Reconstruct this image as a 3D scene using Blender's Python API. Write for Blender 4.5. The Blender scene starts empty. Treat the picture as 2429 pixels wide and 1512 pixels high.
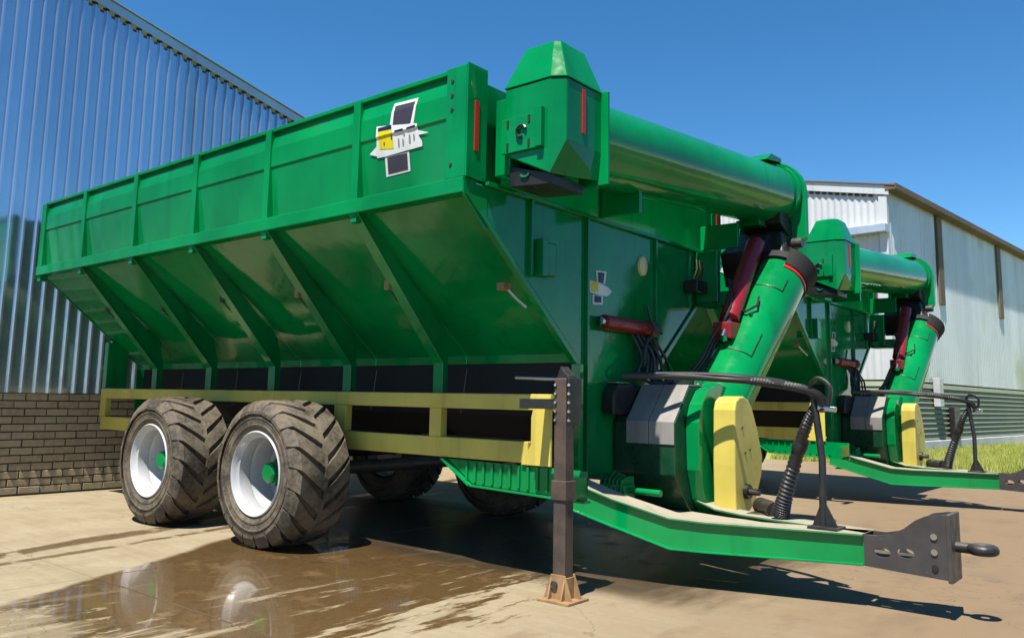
import bpy, bmesh, math, random
from mathutils import Vector, Matrix

random.seed(7)
R = math.radians
scene = bpy.context.scene
COL = scene.collection

# ------------------------------------------------------------------ camera
CAM_POS = (3.22940439, -5.19129463, 1.10861616)
CAM_FW = Vector((-0.63768993, 0.75871869, 0.13303197))
CAM_RT = Vector((0.76703514, 0.64131866, 0.01916931))
CAM_UP = Vector((0.07077178, -0.11426427, 0.99092635))
cam = bpy.data.cameras.new('camera')
cam.sensor_fit = 'HORIZONTAL'; cam.sensor_width = 36.0
cam.lens = 1962.95 / 2428 * 36
cam.shift_x = 24.98 / 2428
cam.shift_y = -72.02 / 2428
cam.clip_start = 0.05; cam.clip_end = 3000
camo = bpy.data.objects.new('camera', cam); COL.objects.link(camo)
M = Matrix((CAM_RT, CAM_UP, -CAM_FW)).transposed().to_4x4()
M.translation = CAM_POS
camo.matrix_world = M
scene.camera = camo
scene.render.resolution_x = 1024; scene.render.resolution_y = 637

# ------------------------------------------------------------------ light
SUN = Vector((0.10, -0.46, 1.0)).normalized()
elev = math.asin(SUN.z); azim = math.atan2(SUN.x, SUN.y)
world = bpy.data.worlds.new('World'); scene.world = world; world.use_nodes = True
wn = world.node_tree; wn.nodes.clear()
sky = wn.nodes.new('ShaderNodeTexSky'); sky.sky_type = 'NISHITA'; sky.sun_disc = False
sky.sun_elevation = elev; sky.sun_rotation = azim
sky.altitude = 1500; sky.air_density = 1.0; sky.dust_density = 0.0; sky.ozone_density = 3.0
bg = wn.nodes.new('ShaderNodeBackground'); bg.inputs['Strength'].default_value = 0.082
wo = wn.nodes.new('ShaderNodeOutputWorld')
hs = wn.nodes.new('ShaderNodeHueSaturation'); hs.inputs['Saturation'].default_value = 1.28; hs.inputs['Hue'].default_value = 0.496
wn.links.new(sky.outputs[0], hs.inputs['Color']); wn.links.new(hs.outputs[0], bg.inputs[0]); wn.links.new(bg.outputs[0], wo.inputs[0])
sl = bpy.data.lights.new('sun', 'SUN'); sl.energy = 5.0; sl.angle = R(0.5); sl.color = (1.0, 0.95, 0.86)
so = bpy.data.objects.new('sun', sl); COL.objects.link(so)
so.rotation_euler = SUN.to_track_quat('Z', 'Y').to_euler(); so.location = (0, -8, 20)
vs = scene.view_settings
vs.view_transform = 'Standard'; vs.look = 'None'; vs.exposure = 1.08; vs.gamma = 1.0; vs.use_curve_mapping = False

# ------------------------------------------------------------------ mesh helpers
class MB:
    def __init__(s): s.v = []; s.f = []
    def add(s, vs_, fs):
        o = len(s.v); s.v += [tuple(p) for p in vs_]; s.f += [tuple(i + o for i in f) for f in fs]; return s
    def box(s, x0, x1, y0, y1, z0, z1):
        vs_ = [(x, y, z) for z in (z0, z1) for y in (y0, y1) for x in (x0, x1)]
        return s.add(vs_, [(0, 2, 3, 1), (4, 5, 7, 6), (0, 1, 5, 4), (2, 6, 7, 3), (0, 4, 6, 2), (1, 3, 7, 5)])
    def hexa(s, a, b):                      # two quads of 4 points, joined
        return s.add(list(a) + list(b), [(3, 2, 1, 0), (4, 5, 6, 7)] + [(i, (i + 1) % 4, 4 + (i + 1) % 4, 4 + i) for i in range(4)])
    def prism(s, poly, axis, a, b):          # 2-D outline extruded along an axis
        def m(p, t): return {'x': (t, p[0], p[1]), 'y': (p[0], t, p[1]), 'z': (p[0], p[1], t)}[axis]
        n = len(poly)
        vs_ = [m(p, a) for p in poly] + [m(p, b) for p in poly]
        return s.add(vs_, [tuple(range(n))[::-1], tuple(range(n, 2 * n))] + [(i, (i + 1) % n, n + (i + 1) % n, n + i) for i in range(n)])
    def rings(s, rs, cap0=True, cap1=True, closed=True):
        n = len(rs[0]); vs_ = [p for r in rs for p in r]; fs = []
        for k in range(len(rs) - 1):
            for i in range(n if closed else n - 1):
                j = (i + 1) % n
                fs.append((k * n + i, k * n + j, (k + 1) * n + j, (k + 1) * n + i))
        if cap0: fs.append(tuple(range(n))[::-1])
        if cap1: fs.append(tuple(range((len(rs) - 1) * n, len(rs) * n)))
        return s.add(vs_, fs)
    def cyl(s, p0, p1, r0, r1=None, n=20, cap=True):
        p0 = Vector(p0); p1 = Vector(p1); d = (p1 - p0).normalized()
        u = d.orthogonal().normalized(); w = d.cross(u); r1 = r0 if r1 is None else r1
        rs = [[p + (u * math.cos(2 * math.pi * i / n) + w * math.sin(2 * math.pi * i / n)) * r for i in range(n)] for p, r in ((p0, r0), (p1, r1))]
        return s.rings(rs, cap, cap)
    def tube(s, pts, r, n=8, cap=True):
        pts = [Vector(p) for p in pts]; rs = []; u = None
        for i, p in enumerate(pts):
            d = (pts[min(i + 1, len(pts) - 1)] - pts[max(i - 1, 0)]).normalized()
            if u is None: u = d.orthogonal().normalized()
            u = (u - d * u.dot(d)).normalized(); w = d.cross(u)
            rr = r[i] if isinstance(r, (list, tuple)) else r
            rs.append([p + (u * math.cos(2 * math.pi * k / n) + w * math.sin(2 * math.pi * k / n)) * rr for k in range(n)])
        return s.rings(rs, cap, cap)
    def lathe(s, prof, c, n=48, axis='y'):   # prof: (radius, offset along the axis), closed ring of sections
        rs = []
        for k in range(n + 1):
            a = 2 * math.pi * k / n
            if axis == 'y': rs.append([(c[0] + r * math.cos(a), c[1] + o, c[2] + r * math.sin(a)) for r, o in prof])
            else: rs.append([(c[0] + o, c[1] + r * math.cos(a), c[2] + r * math.sin(a)) for r, o in prof])
        return s.rings(rs, False, False, False)
    def build(s, name, mat, parent=None, bevel=0, smooth=None, seg=2, merge=True):
        me = bpy.data.meshes.new(name); me.from_pydata(s.v, [], s.f)
        bm = bmesh.new(); bm.from_mesh(me)
        if merge: bmesh.ops.remove_doubles(bm, verts=bm.verts, dist=1e-5)
        bmesh.ops.recalc_face_normals(bm, faces=bm.faces)
        bm.to_mesh(me); bm.free()
        if smooth is not None:
            me.shade_smooth(); me.set_sharp_from_angle(angle=R(smooth))
        o = bpy.data.objects.new(name, me); COL.objects.link(o)
        me.materials.append(mat)
        if parent: o.parent = parent
        if bevel:
            b = o.modifiers.new('bevel', 'BEVEL'); b.width = bevel; b.segments = seg; b.limit_method = 'ANGLE'; b.angle_limit = R(40)
        return o

def empty(name, loc=(0, 0, 0)):
    o = bpy.data.objects.new(name, None); COL.objects.link(o); o.location = loc; o.empty_display_size = .2; return o
def tag(o, label=None, cat=None, group=None, kind=None):
    for k, v in (('label', label), ('category', cat), ('group', group), ('kind', kind)):
        if v: o[k] = v
    return o
def copy_tree(o, parent=None):
    c = o.copy(); COL.objects.link(c); c.parent = parent
    for ch in list(o.children): copy_tree(ch, c)
    return c
def lerp(a, b, t): return tuple(x + (y - x) * t for x, y in zip(a, b))
def spline(pts, n=10):
    pts = [Vector(p) for p in pts]; P = [pts[0]] + pts + [pts[-1]]; out = []
    for i in range(1, len(P) - 2):
        for k in range(n):
            t = k / n; a, b, c, d = P[i - 1], P[i], P[i + 1], P[i + 2]
            out.append(.5 * ((2 * b) + (c - a) * t + (2 * a - 5 * b + 4 * c - d) * t * t + (3 * b - a - 3 * c + d) * t ** 3))
    out.append(pts[-1]); return out

# ------------------------------------------------------------------ materials
ALB = .68
class NT:
    def __init__(s, name, k=ALB):
        s.k = k
        s.m = bpy.data.materials.new(name); s.m.use_nodes = True; s.t = s.m.node_tree
        s.p = s.t.nodes['Principled BSDF']
        g = s.n('ShaderNodeNewGeometry'); s.pos = g.outputs['Position']; s.nor = g.outputs['Normal']
    def n(s, k, **kw):
        x = s.t.nodes.new(k)
        for a, b in kw.items(): setattr(x, a, b)
        return x
    def link(s, a, b): s.t.links.new(a, b)
    def setin(s, sock, v):
        if hasattr(v, 'node'): s.link(v, sock)
        else: sock.default_value = v
    def math(s, op, a, b=0.0, c=None, clamp=False):
        x = s.n('ShaderNodeMath', operation=op); x.use_clamp = clamp
        s.setin(x.inputs[0], a); s.setin(x.inputs[1], b)
        if c is not None: s.setin(x.inputs[2], c)
        return x.outputs[0]
    def noise(s, scale, detail=4, rough=.55, vec=None, stretch=None, dist=0.0):
        x = s.n('ShaderNodeTexNoise'); x.inputs['Scale'].default_value = scale; x.inputs['Detail'].default_value = detail
        x.inputs['Roughness'].default_value = rough; x.inputs['Distortion'].default_value = dist
        v = vec or s.pos
        if stretch:
            mp = s.n('ShaderNodeMapping'); s.link(v, mp.inputs['Vector']); mp.inputs['Scale'].default_value = stretch[:3]
            if len(stretch) > 3: mp.inputs['Rotation'].default_value = (0, 0, stretch[3])
            v = mp.outputs[0]
        s.link(v, x.inputs['Vector']); return x.outputs[0]
    def ramp(s, v, lo, hi, a=0.0, b=1.0, smooth=True):
        x = s.n('ShaderNodeMapRange'); x.interpolation_type = 'SMOOTHSTEP' if smooth else 'LINEAR'
        s.setin(x.inputs['Value'], v)
        for k, q in (('From Min', lo), ('From Max', hi), ('To Min', a), ('To Max', b)): s.setin(x.inputs[k], q)
        return x.outputs[0]
    def mix(s, f, a, b, mode='MIX'):
        x = s.n('ShaderNodeMix', data_type='RGBA', blend_type=mode)
        s.setin(x.inputs['Factor'], f)
        for i, v in ((6, a), (7, b)):
            if hasattr(v, 'node'): s.link(v, x.inputs[i])
            else: x.inputs[i].default_value = (*[q * (s.k if mode == 'MIX' else 1) for q in v[:3]], 1)
        return x.outputs[2]
    def sep(s, v=None):
        x = s.n('ShaderNodeSeparateXYZ'); s.link(v or s.pos, x.inputs[0]); return x.outputs
    def bump(s, h, strength=.3, dist=.01):
        x = s.n('ShaderNodeBump'); x.inputs['Strength'].default_value = strength; x.inputs['Distance'].default_value = dist
        s.link(h, x.inputs['Height']); s.link(x.outputs[0], s.p.inputs['Normal']); return s
    def done(s, col=None, rough=None, metal=None, spec=None, coat=None):
        for k, v in (('Base Color', col), ('Roughness', rough), ('Metallic', metal), ('Specular IOR Level', spec), ('Coat Weight', coat)):
            if v is None: continue
            if k == 'Base Color' and not hasattr(v, 'node'): v = (*[q * s.k for q in v[:3]], 1)
            s.setin(s.p.inputs[k], v)
        return s.m

def paint(name, col, rough=.22, dust=.25, dcol=(.30, .25, .17), coat=.0, var=.18, dmin=.15):
    t = NT(name)
    a = t.noise(1.3, 5); b = t.noise(14, 4); st = t.noise(5, 3, stretch=(1, 1, .12))
    c1 = tuple(x * (1 - var) for x in col); c2 = tuple(min(1, x * (1 + var)) for x in col)
    c = t.mix(t.ramp(a, .3, .7), c1, c2)
    upz = t.sep(t.nor)[2]
    d = t.math('MULTIPLY', t.ramp(upz, .2, 1.0, .12, 1.0), t.ramp(t.math('ADD', b, t.math('MULTIPLY', st, .6)), (.6 if dmin < .5 else .35), (1.15 if dmin < .5 else .8), dmin, 1))
    d = t.math('MULTIPLY', d, dust)
    c = t.mix(d, c, dcol)
    run = t.ramp(t.noise(3.2, 5, .6, stretch=(2.2, 2.2, .14)), .54, .70, 0, .30)
    c = t.mix(run, c, tuple(x * .45 for x in col))
    spk = t.ramp(t.noise(26, 5, .7), .66, .74, 0, .30)
    c = t.mix(spk, c, dcol)
    r = t.math('ADD', t.ramp(b, .3, .8, rough * .75, rough * 1.5), t.math('MULTIPLY', d, .8))
    t.bump(t.noise(2.6, 3), .16, .02)
    return t.done(c, r, 0, .42, coat)

MAT = {}
MAT['green'] = paint('green_paint', (.0, .262, .066), .10, .07, coat=0, var=.20, dcol=(.16, .20, .11))
MAT['green_dusty'] = paint('green_paint_dusty', (.001, .20, .062), .34, .97, (.42, .36, .27), dmin=.55)
MAT['green_shaded'] = paint('green_paint_shaded', (.004, .055, .024), .30, .25)  # cart green darkened to paint in the shade on the auger housing
MAT['yellow'] = paint('yellow_paint', (.74, .60, .11), .38, .40, (.32, .25, .14))
MAT['white'] = paint('white_paint', (.60, .61, .62), .28, .10)
MAT['red'] = paint('red_paint', (.30, .012, .022), .3, .15)
MAT['grey_plate'] = paint('grey_steel_plate', (.30, .285, .27), .42, .35)
MAT['black'] = paint('black_paint', (.018, .018, .02), .35, .35)
MAT['dark_steel'] = paint('dark_grey_steel', (.055, .05, .05), .42, .45)
MAT['print_dark'] = paint('dark_print', (.055, .045, .06), .35, .1)
MAT['print_white'] = paint('white_print', (.80, .80, .80), .35, .05)
MAT['print_yellow'] = paint('yellow_print', (.83, .66, .0), .35, .02)
MAT['print_navy'] = paint('navy_print', (.012, .016, .06), .35, .05)

def mk(name, col, rough=.4, metal=0., spec=.5):
    return NT(name).done(col, rough, metal, spec)
MAT['chrome'] = mk('chrome', (.75, .75, .76), .16, 1)
MAT['lens'] = mk('cream_lens', (.80, .74, .42), .2)
MAT['reflector'] = mk('red_reflector', (.62, .025, .02), .25)
MAT['matte_black'] = mk('matte_black', (.022, .021, .021), .75, 0, .3)
MAT['dark'] = mk('dark_inside', (.012, .012, .012), .8)

t = NT('rusty_brown_steel')
a = t.noise(6, 6); b = t.noise(30, 4)
MAT['rust'] = t.bump(b, .3, .004).done(t.mix(t.ramp(a, .35, .65), (.060, .044, .038), (.105, .070, .050)), t.ramp(b, .3, .7, .45, .8), 0)
t = NT('tan_steel')
MAT['tan'] = t.done(t.mix(t.ramp(t.noise(9, 5), .35, .65), (.42, .25, .11), (.30, .17, .08)), .7)

t = NT('tyre_rubber')
a = t.noise(5, 5); b = t.noise(40, 4)
d = t.ramp(t.math('ADD', a, t.math('MULTIPLY', b, .5)), .5, 1.0)
MAT['rubber'] = t.bump(b, .35, .004).done(t.mix(d, (.050, .042, .034), (.20, .16, .11)), t.ramp(d, 0, 1, .55, .85), 0, .35)

t = NT('hose_rubber')
w = t.n('ShaderNodeTexWave'); w.wave_type = 'BANDS'; w.bands_direction = 'DIAGONAL'; w.inputs['Scale'].default_value = 45
t.link(t.pos, w.inputs['Vector'])
MAT['hose'] = t.bump(w.outputs[1], .4, .004).done((.030, .030, .032), .42)

def galv(name, base, metal, r0, r1, tint=None, k=1.0):
    t = NT(name, k)
    a = t.noise(.9, 4, stretch=(1, 1, .25)); b = t.noise(9, 4)
    c = t.mix(t.ramp(a, .3, .7), tuple(x * .88 for x in base), tuple(min(1, x * 1.06) for x in base))
    st = t.noise(3.5, 4, stretch=(1, 1, .05))
    c = t.mix(t.ramp(st, .58, .75, 0, .28), c, (.30, .26, .20))
    if tint: c = t.mix(t.ramp(t.noise(.35, 3), .52, .70, 0, .55), c, tint)
    t.bump(t.noise(1.8, 2), .10, .03)
    return t.done(c, t.ramp(b, .3, .7, r0, r1), metal, .5)
MAT['galv'] = galv('galvanised_sheet', (.54, .61, .70), .80, .10, .19)
MAT['galv_old'] = galv('weathered_sheet', (.68, .72, .71), .30, .30, .45, (.34, .40, .16), k=.85)
MAT['galv_flash'] = galv('galvanised_flashing', (.50, .53, .56), .7, .32, .45)
MAT['sheet_pale'] = galv('pale_painted_sheet', (.66, .67, .68), .15, .45, .6, k=.70)
MAT['roof'] = galv('brown_roof_edge', (.16, .115, .075), .0, .6, .8, k=.7)

t = NT('brick_clay')
oi = t.n('ShaderNodeObjectInfo')
c = t.mix(oi.outputs['Random'], (.50, .385, .24), (.37, .27, .16))
c = t.mix(t.ramp(t.noise(18, 5), .35, .7, 0, .6), c, (.56, .46, .32))
MAT['brick'] = t.bump(t.noise(60, 4), .5, .004).done(c, .85)
t = NT('mortar')
MAT['mortar'] = t.bump(t.noise(50, 4), .4, .003).done(t.mix(t.noise(9, 4), (.15, .115, .075), (.22, .17, .11)), .9)

# concrete yard: pale tan, wet where it was hosed, dirt towards the hitch end
t = NT('yard_concrete')
x, y, z = t.sep()
n_big = t.noise(.45, 4); n_mid = t.noise(2.6, 6, .6); n_fine = t.noise(26, 5, .65); n_grit = t.noise(120, 3, .6)
broom = t.noise(9, 3, stretch=(.12, 1.6, 1, R(-12)))
c = t.mix(t.ramp(n_mid, .3, .72), (.30, .240, .140), (.39, .320, .205))
c = t.mix(t.ramp(broom, .40, .72, 0, .35), c, (.42, .355, .255))
dirt = t.ramp(t.math('ADD', t.math('ADD', t.math('MULTIPLY', x, .35), t.math('MULTIPLY', y, .12)), t.math('MULTIPLY', n_mid, 1.2)), .35, 1.35)
c = t.mix(t.math('MULTIPLY', dirt, .9), c, (.235, .150, .080))
grey = t.ramp(t.noise(1.1, 5, .6), .56, .70)
c = t.mix(t.math('MULTIPLY', grey, t.ramp(x, .6, 2.2, 0, .5)), c, (.16, .13, .10))
spots = t.ramp(t.noise(5.5, 5, .65), .62, .74)
c = t.mix(t.math('MULTIPLY', spots, .55), c, (.12, .085, .055))
bl = t.ramp(t.noise(1.7, 6, .65, stretch=(1, .45, 1, R(-30))), .50, .66)
c = t.mix(t.math('MULTIPLY', bl, t.ramp(x, -.6, 1.4, .15, .9)), c, (.20, .135, .075))
cr = t.n('ShaderNodeTexVoronoi'); cr.feature = 'DISTANCE_TO_EDGE'; cr.inputs['Scale'].default_value = .55
wv = t.n('ShaderNodeVectorMath', operation='ADD'); t.link(t.pos, wv.inputs[0])
nz = t.n('ShaderNodeTexNoise'); nz.inputs['Scale'].default_value = 3.0; nz.inputs['Detail'].default_value = 6; t.link(t.pos, nz.inputs['Vector']); t.link(nz.outputs[1], wv.inputs[1]); t.link(wv.outputs[0], cr.inputs['Vector'])
crack = t.ramp(cr.outputs['Distance'], .006, .0)
c = t.mix(t.math('MULTIPLY', crack, .5), c, (.09, .065, .04))
c = t.mix(t.ramp(n_fine, .35, .75, 0, .30), c, (.23, .18, .11))
# wet mask
wob = t.math('MULTIPLY', t.math('SUBTRACT', t.noise(1.5, 5, .6), .5), .9)
wob2 = t.math('MULTIPLY', t.math('SUBTRACT', t.noise(4, 6, .68, stretch=(1.5, .30, 1, R(-10))), .5), 1.9)
# edge 1 : from (-1.70,-3.39) to (-2.67,-1.48), wet on the +x side
e1 = t.math('ADD', t.math('MULTIPLY', t.math('ADD', x, 2.62), .89), t.math('MULTIPLY', t.math('ADD', y, 1.5), .455))
e1 = t.math('ADD', e1, t.math('MULTIPLY', wob, .28))
e2 = t.math('SUBTRACT', t.math('ADD', .05, t.math('MULTIPLY', t.math('ADD', y, 1.5), -.12)), t.math('MULTIPLY', x, 1.0))
e2 = t.math('ADD', e2, t.math('MULTIPLY', wob2, 1.5))
wet = t.math('MULTIPLY', t.ramp(e1, -.03, .05), t.ramp(e2, -.10, .12))
e3 = t.math('ADD', y, t.math('ADD', 3.30, t.math('MULTIPLY', wob2, .55)))
wet = t.math('MULTIPLY', wet, t.ramp(e3, -.12, .10, .35, 1))
wet = t.math('MULTIPLY', wet, t.ramp(y, -.4, -.8))
strip = t.math('MULTIPLY', t.ramp(t.noise(3.1, 6, .66, stretch=(1.7, .32, 1, R(-12))), .55, .63), t.ramp(t.math('ADD', x, t.math('MULTIPLY', y, -.25)), -1.3, .1))
strip = t.math('MAXIMUM', strip, t.math('MULTIPLY', t.ramp(t.noise(7, 6, .7, stretch=(1.4, .5, 1, R(20))), .56, .62), t.ramp(y, -2.75, -3.1)))
wet = t.math('MULTIPLY', wet, t.math('SUBTRACT', 1.0, t.math('MULTIPLY', strip, .9)))
# two narrow run-off streaks further back
def streak(x0, y0, nx, ny, wd, lo):
    dd = t.math('ABSOLUTE', t.math('ADD', t.math('ADD', t.math('MULTIPLY', t.math('SUBTRACT', x, x0), nx), t.math('MULTIPLY', t.math('SUBTRACT', y, y0), ny)), t.math('MULTIPLY', wob, .30)))
    return t.math('MULTIPLY', t.ramp(dd, wd, wd * .45), t.ramp(t.math('ADD', n_mid, t.math('MULTIPLY', wob, .3)), lo, lo + .1))
wet = t.math('MAXIMUM', wet, t.math('MULTIPLY', streak(-3.10, -2.87, .97, .255, .12, .40), .8))
wet = t.math('MAXIMUM', wet, t.math('MULTIPLY', streak(-2.86, -2.5, .97, .20, .07, .42), .7))
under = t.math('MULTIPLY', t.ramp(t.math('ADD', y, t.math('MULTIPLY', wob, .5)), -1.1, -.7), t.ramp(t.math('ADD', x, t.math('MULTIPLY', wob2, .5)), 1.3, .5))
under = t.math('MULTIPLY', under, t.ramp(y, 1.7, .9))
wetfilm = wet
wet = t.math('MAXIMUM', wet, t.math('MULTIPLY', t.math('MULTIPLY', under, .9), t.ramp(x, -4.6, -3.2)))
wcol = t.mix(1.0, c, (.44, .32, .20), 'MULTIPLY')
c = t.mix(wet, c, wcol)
under_shade = t.math('MULTIPLY', t.math('MULTIPLY', under, t.ramp(x, -4.6, -3.2)), t.ramp(n_mid, .30, .55, .55, 1))  # shade below the cart, painted into the concrete colour
c = t.mix(t.math('MULTIPLY', under_shade, .75), c, (.055, .045, .035))
pud = t.ramp(t.math('ADD', n_mid, t.math('MULTIPLY', n_fine, .25)), .40, .62)      # standing film of water
rough = t.math('SUBTRACT', t.ramp(n_grit, .3, .7, .75, .95), t.math('MULTIPLY', wet, t.ramp(pud, 0, 1, .30, .55)))
t.p.inputs['Coat Roughness'].default_value = .055
coat = t.math('MULTIPLY', t.math('MAXIMUM', wetfilm, t.math('MULTIPLY', wet, .07)), t.ramp(pud, .2, 1, .0, .95))
h = t.math('ADD', t.math('MULTIPLY', n_fine, .8), t.math('MULTIPLY', n_grit, .6))
h = t.math('MULTIPLY', h, t.math('SUBTRACT', 1.0, t.math('MULTIPLY', wet, .85)))
t.bump(h, .35, .006)
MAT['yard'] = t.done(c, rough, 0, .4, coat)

t = NT('earth')
MAT['earth'] = t.bump(t.noise(8, 5), .5, .02).done(t.mix(t.ramp(t.noise(.5, 5), .35, .65), (.10, .11, .03), (.15, .14, .06)), .95)  # kept dark beyond the slabs so less light bounces onto the cart
t = NT('lawn_soil')
MAT['lawn'] = t.done(t.mix(t.ramp(t.noise(3, 5), .35, .65), (.26, .31, .06), (.38, .36, .12)), .9, 0, .2)
t = NT('grass_blade')
oi = t.noise(2.0, 4)
MAT['grass'] = t.done(t.mix(t.ramp(oi, .3, .7), (.30, .38, .06), (.52, .52, .14)), .7, 0, .2)
t = NT('louvre_grey')
MAT['louvre'] = t.done(t.mix(t.noise(3, 4), (.22, .26, .17), (.32, .36, .24)), .7)
t = NT('foliage')
MAT['foliage'] = t.done(t.mix(t.ramp(t.noise(1.5, 4), .3, .7), (.025, .05, .012), (.06, .09, .025)), .7)

# ------------------------------------------------------------------ ground and yard
tag(MB().add([(-900, -900, -.03), (900, -900, -.03), (900, 900, -.03), (-900, 900, -.03)], [(0, 1, 2, 3)]).build('ground', MAT['earth']), kind='structure')
tag(MB().add([(-9, 11.8, -.026), (12, 11.8, -.026), (12, 45, -.026), (-9, 45, -.026)], [(0, 1, 2, 3)]).build('lawn', MAT['lawn']), kind='structure')
yard = tag(MB().box(-6.50, 3.3, -4.5, 11.9, -.024, -.012).build('yard', MAT['mortar']), kind='structure')  # slab area cut short out of view to lessen bounce light
XS = [-6.48, -1.98, 2.62, 3.25]; YS = [-4.45, -2.775, 1.2, 5.0, 8.7, 11.85]
for i in range(len(XS) - 1):
    for j in range(len(YS) - 1):
        g = .004
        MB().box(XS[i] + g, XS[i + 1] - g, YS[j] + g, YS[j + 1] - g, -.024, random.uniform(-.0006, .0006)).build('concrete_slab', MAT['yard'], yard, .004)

# ------------------------------------------------------------------ grain cart
W = 1.709; L = 6.14; ZR0, ZR1, ZT = 2.312, 2.408, 3.092
PX = [0.0, -1.0, -2.02, -3.05, -4.08, -5.12, -6.14]       # post positions along the side
cart = empty('grain_cart')
G = MAT['green']
def panel_y(z):                                             # depth of the folded side sheet below the post face
    pr = [(2.40, -1.652), (2.785, -1.690), (2.80, -1.699), (2.94, -1.699), (3.075, -1.668)]
    if z <= pr[0][0]: return pr[0][1]
    for (a, ya), (b, yb) in zip(pr, pr[1:]):
        if z <= b: return ya + (yb - ya) * (z - a) / (b - a)
    return pr[-1][1]
SIDE = ((-1, 'near'), (1, 'far'))
for s, _ in SIDE:
    def Y(v): return -s * v                                 # v is given for the near side (negative)
    for i in range(6):
        xa, xb = PX[i] - .03, PX[i + 1] + .03
        zs = [2.40, 2.785, 2.80, 2.94, 3.075]
        rs = []
        for xx in (xa, xb):
            rs.append([(xx, Y(panel_y(q)), q) for q in zs] + [(xx, Y(panel_y(q) + .006), q) for q in zs[::-1]])
        MB().rings(rs).build('side_panel', G, cart)
        # hopper slope panel, with a slightly uneven hand-fitted angle
        dz = random.uniform(-.006, .006)
        prof = [(-1.66, 2.34), (-1.66 + .545, 1.895 + dz), (-.55, 1.43), (-.545, 1.37)]
        rs = [[(xx, Y(a), b) for a, b in prof] + [(xx, Y(a + .012), b + .004) for a, b in prof[::-1]] for xx in (PX[i] - .004, PX[i + 1] + .004)]
        MB().rings(rs).build('hopper_panel', G, cart)
    for k, px in enumerate(PX):
        if k == 0:
            MB().box(-.165, .0, *sorted((Y(-1.709), Y(-1.62))), 2.409, 3.105).build('corner_post', G, cart, .006)
            MB().box(.001, .012, *sorted((Y(-1.708), Y(-1.53))), 2.409, 3.112).build('corner_post', G, cart, .002)
        else:
            w = .035 if k < 6 else .05
            xo = px if k < 6 else px + .05
            MB().box(xo - w, xo + w, *sorted((Y(-1.712), Y(-1.64))), 2.405, 3.085).build('post', G, cart, .005)
            MB().box(xo - w * .8, xo + w * .8, *sorted((Y(-1.705), Y(-1.63))), 2.255, 2.314).build('post_tab', G, cart, .003)
    MB().box(-L, .0, *sorted((Y(-1.722), Y(-1.60))), ZR0, ZR1).build('side_rail', G, cart, .006)
    MB().box(-L + .04, -.17, *sorted((Y(-1.700), Y(-1.655))), 3.07, 3.10).build('top_rail', G, cart, .004)
    # ribs under the hopper : tapering box section from the rail to the frame
    for px in PX[1:6]:
        hw = .022
        a0, a1 = (-1.70, 2.315), (-.86, 1.37)
        for nm, off, wd in (('rib', 0, hw), ('rib_flange', -.012, .048)):
            if nm == 'rib':
                poly = [(-1.695, 2.312), (-.85, 1.365), (-.85, 1.16), (-.78, 1.16), (-.78, 1.42), (-.83, 1.62), (-1.60, 2.312)]
                MB().prism([(Y(a), b) for a, b in poly], 'x', px - hw, px + hw).build(nm, G, cart, .003)
            else:
                poly = [(-1.704, 2.310), (-.858, 1.362), (-.858, 1.152), (-.851, 1.152), (-.851, 1.366), (-1.696, 2.310)]
                MB().prism([(Y(a), b) for a, b in poly], 'x', px - wd, px + wd).build(nm, G, cart, .002)
    MB().box(-6.13, -6.05, *sorted((Y(-.93), Y(-.70))), 1.152, 1.66).build('rear_leg_plate', G, cart, .004)

# front and rear walls of the hopper
def wallpoly(): return [(-1.66, 2.40), (-1.66, 2.33), (-1.115, 1.885), (-.55, 1.425), (-.545, .60), (.545, .60), (.55, 1.425), (1.115, 1.885), (1.66, 2.33), (1.66, 2.40)]
for a, b, nm in ((-1.50, -.435, 'front_panel'), (-.435, .51, 'front_panel'), (.51, 1.50, 'front_panel')):
    def zlow(y): y = abs(y); return .60 if y <= .545 else (2.33 if y > 1.66 else 1.425 + (y - .55) * (.905 / 1.11))
    ys = sorted({a + .003, b - .003, *[q for q in (-.546, .546, -.544, .544) if a < q < b]})
    poly = [(y, zlow(y)) for y in ys] + [(b - .003, 2.385), (a + .003, 2.385)]
    MB().prism(poly, 'x', -.012, .0).build(nm, G, cart, .002)
for s in (-1, 1):
    MB().prism([(s * 1.715, 2.385), (s * 1.715, 2.31), (s * 1.50, 2.115), (s * 1.50, 2.385)], 'x', -.0125, .002).build('front_corner_plate', G, cart, .002)
    MB().prism([(s * 1.70, 2.31), (s * 1.66, 2.31), (s * .53, 1.388), (s * .565, 1.36)], 'x', -.03, .016).build('front_edge_strip', G, cart, .002)
    MB().box(-.02, .05, s * .575, s * .53, .585, 1.36).build('front_leg', G, cart, .004)
MB().box(-.02, .035, -1.53, 1.53, 2.386, 2.410).build('front_rim', G, cart, .004)
MB().box(-.05, -.03, -1.62, 1.62, 2.405, 3.05).build('front_board', G, cart, .004)
MB().box(-6.135, -6.12, -1.62, 1.62, 2.405, 3.05).build('rear_board', G, cart, .004)
MB().prism(wallpoly(), 'x', -6.14, -6.125).build('rear_wall', G, cart, .003)
for y in (-1.08, -.44, .515, 1.08):
    MB().box(.0, .03, y - .012, y + .012, .62 if abs(y) < .54 else 1.90, 2.385).build('front_stiffener', G, cart, .003)
# trough under the hopper
MB().prism([(-.53, 1.42), (-.53, 1.0), (-.25, .82), (.25, .82), (.53, 1.0), (.53, 1.42)], 'x', -6.0, -.03).build('trough', MAT['matte_black'], cart, .01)  # black colour stands in for the shade inside the frame

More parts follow.
